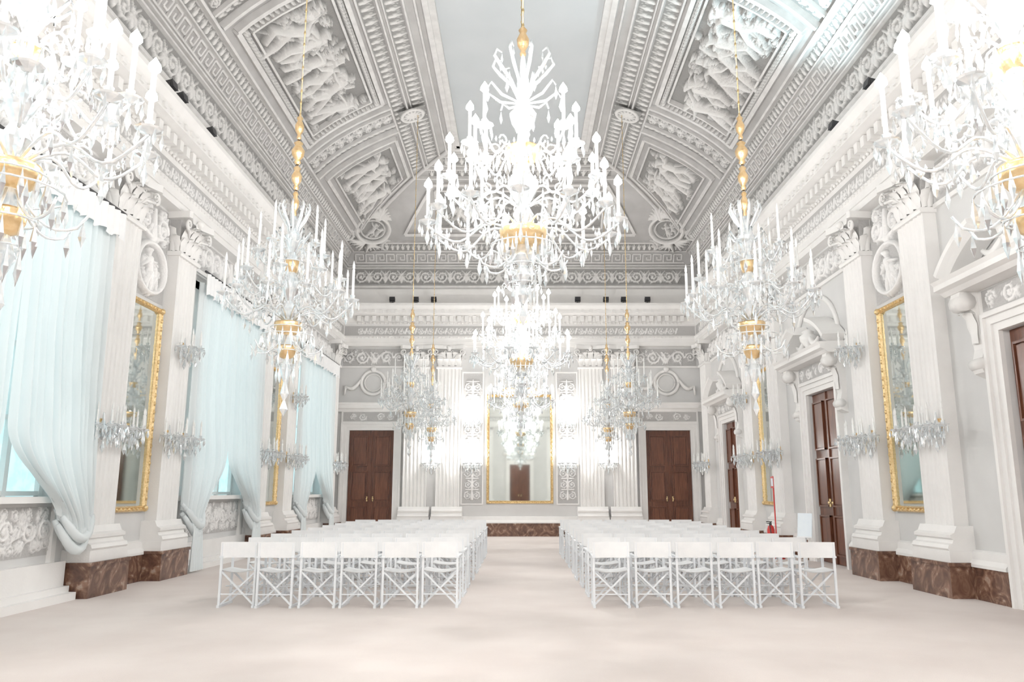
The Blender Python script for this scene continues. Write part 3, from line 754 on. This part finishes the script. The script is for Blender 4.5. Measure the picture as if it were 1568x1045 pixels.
for y in (-.3,6.85,13.9,21.0):  # first one continues the row unseen behind the camera, added for fill light
    obj('crystal_chandelier',big,(0.03,y,3.72),rng.uniform(0,1))
    for k in range(3):
        a=2*pi*k/3+.35; plight('chandelier_light',(.03+.72*math.cos(a),y+.72*math.sin(a),4.62),128 if y<20 else 100)
for y in (-1.2,4.35,9.0,19.4,24.2):  # first pair unseen behind the camera, added as fill light
    lit=y<5
    for sg in (-1,1):
        obj('crystal_chandelier',sidel if lit else sidem,(sg*(3.0 if lit else 2.72),y,3.26 if lit else 3.32),rng.uniform(0,1))
        if lit:
            for k in range(2):
                a=pi*k+.5; plight('chandelier_light',(sg*3.0+.6*math.cos(a),y+.6*math.sin(a),4.2),78)
def sconce_mesh(lit):
    b=MB(); bulb='lit_bulb' if lit else 'candle_wax'
    b.lathe([(.01,-.14),(.05,-.1),(.03,-.04),(.07,0),(.05,.06),(.02,.14),(.01,.25)],(0,-.06,0),10,G,False)
    b.box(-.03,.03,-.04,0,-.12,.16,'gold')
    for a in (-pi*.95,-pi*.73,-pi*.5,-pi*.27,-pi*.05):
        s0=len(b.v); arm(b,0,.27,.0,.02,bulb,.17,.05,.009,.032 if lit else .014,4)  # lit bulbs enlarged here too, bloom put into their size
        b.xf(Matrix.Translation((0,-.07,0))@Matrix.Rotation(a,4,'Z'),s0)
    b.drop((0,-.08,-.13),.035,.2)
    for k in range(6): a=-pi*k/5; b.drop((.14*math.cos(a),-.07+.14*math.sin(a),-.02),.018,.16)
    return b.mesh('crystal_sconce')
su=sconce_mesh(False); sl=sconce_mesh(True)
def psconce(me,wall,u,z,off):
    o=place('crystal_sconce',me,wall,u,z)
    d={'L':(off,0),'R':(-off,0),'F':(0,-off)}[wall]; o.location.x+=d[0]; o.location.y+=d[1]; return o
for y in PIL:
    for w in 'LR':
        for dy in (-.31,.31): psconce(su,w,y+dy,2.28,.2)
for y in (13.65,20.65):
    for w in 'LR': psconce(su,w,y,3.85,.2)
for x in (-1.58,1.58,-2.92,2.92):
    psconce(sl,'F',x,2.3,.06); plight('sconce_light',(x,YF-.45,2.7),32)
    if abs(x)<2: psconce(sl,'F',x,3.7,.06); plight('sconce_light',(x,YF-.45,4.1),30)

# ================================================================= floodlights on the cornice
def flood_mesh():
    b=MB(); M='black_metal'
    b.box(-.10,.10,-.08,.08,0,.02,M); b.box(-.015,.015,-.015,.015,.02,.1,M)
    for sx in (-.12,.12): b.box(sx-.008,sx+.008,-.02,.02,.06,.22,M)
    b.box(-.128,.128,-.02,.02,.06,.075,M)
    b.prism([(-.09,.12),(.05,.09),(.1,.24),(-.05,.28)],'x',-.11,.11,M)
    b.prism([(-.10,.115),(-.09,.12),(-.05,.28),(-.06,.29)],'x',-.125,.125,M)
    return b.mesh('floodlight')
fl=flood_mesh()
for y,w in ((11.55,'L'),(11.95,'L'),(13.2,'L'),(18.4,'L'),(11.5,'R'),(12.95,'R'),(18.4,'R')):
    o=place('floodlight',fl,w,y,7.672); o.location.x+=.62 if w=='L' else -.62; o.scale=(.75,.75,.75)
for x in (-4.3,-3.5,-2.9,1.95,2.9,3.5,4.3):
    o=place('floodlight',fl,'F',x,7.672); o.location.y-=.62; o.scale=(.75,.75,.75)
def spot(loc,tgt,W,col,ang=100):
    l=bpy.data.lights.new('floodlight_beam','SPOT'); l.energy=W; l.color=col; l.spot_size=math.radians(ang); l.spot_blend=.9; l.shadow_soft_size=.08
    o=bpy.data.objects.new('floodlight_beam',l); o.location=loc; bpy.context.scene.collection.objects.link(o)
    o.rotation_euler=(Vector(tgt)-Vector(loc)).to_track_quat('-Z','Y').to_euler()
for y in (11.5,12.95): spot((5.2,y,8.1),(4.2,y-.4,10.9),270,(.66,.92,1),125)
for y in (11.6,18.4): spot((-5.2,y,8.1),(-1.5,y+1,11.7),60,(.97,.98,1))
spot((5.2,18.4,8.1),(1.5,18,11.7),60,(.9,.97,1))
for x in (-3.5,3.5): spot((x,YF-.85,8.1),(x*.6,YF-4,11.5),40,(1,.97,.93))

# ================================================================= small floor items
b=MB()
b.lathe([(.001,0),(.16,0),(.16,.02),(.02,.03),(.015,.04),(.015,1.75),(.001,1.76)],(0,0,0),14,'red_paint')
b.box(-.1,.1,-.025,-.015,1.5,1.75,'red_paint'); b.box(-.07,.07,-.028,-.025,1.54,1.71,'paper')
b.lathe([(.001,.03),(.075,.03),(.08,.06),(.08,.46),(.06,.53),(.03,.56),(.001,.56)],(0,-.11,.15),14,'red_paint')
b.lathe([(.025,.56),(.025,.6),(.012,.62),(.001,.63)],(0,-.11,.15),8,'black_metal'); b.box(-.015,.015,-.2,-.08,.77,.79,'black_metal'); b.box(-.015,.015,-.19,-.1,.735,.75,'black_metal')
b.tube([(0,-.14,.75),(.09,-.16,.73),(.12,-.15,.55),(.10,-.14,.35)],.011,6,'black_metal')
b.box(-.05,.05,-.18,0,.15,.18,'black_metal')
obj('fire_extinguisher_stand',b,(5.55,17.45,0),-pi/2)
b=MB()
b.lathe([(.001,0),(.17,0),(.17,.015),(.02,.03),(.012,.05),(.012,.6)],(0,0,0),14,'chair_paint')
b.prism([(-.03,.58),(-.045,.585),(.03,1.02),(.045,1.01)],'x',-.14,.14,'paper'); b.prism([(-.046,.57),(-.06,.575),(-.055,.6),(-.04,.6)],'x',-.15,.15,'chair_paint')
obj('sign_stand',b,(5.35,15.1,0),-pi/4)

# ================================================================= world, camera
w=bpy.data.worlds.new('World'); bpy.context.scene.world=w; w.use_nodes=True
w.node_tree.nodes['Background'].inputs[0].default_value=(.7,.85,1,1); w.node_tree.nodes['Background'].inputs[1].default_value=1
cd=bpy.data.cameras.new('camera'); cd.sensor_width=36; cd.lens=27.55; cd.shift_x=-12/1568; cd.clip_end=200
co=bpy.data.objects.new('camera',cd); co.location=(0,0,1.4); co.rotation_euler=(math.radians(90+10.965),0,0)
bpy.context.scene.collection.objects.link(co); bpy.context.scene.camera=co
vs=bpy.context.scene.view_settings; vs.view_transform='Standard'; vs.exposure=.3; vs.gamma=1.1
print('TOTAL faces',sum(len(o.data.polygons) for o in bpy.data.objects if o.type=='MESH'))
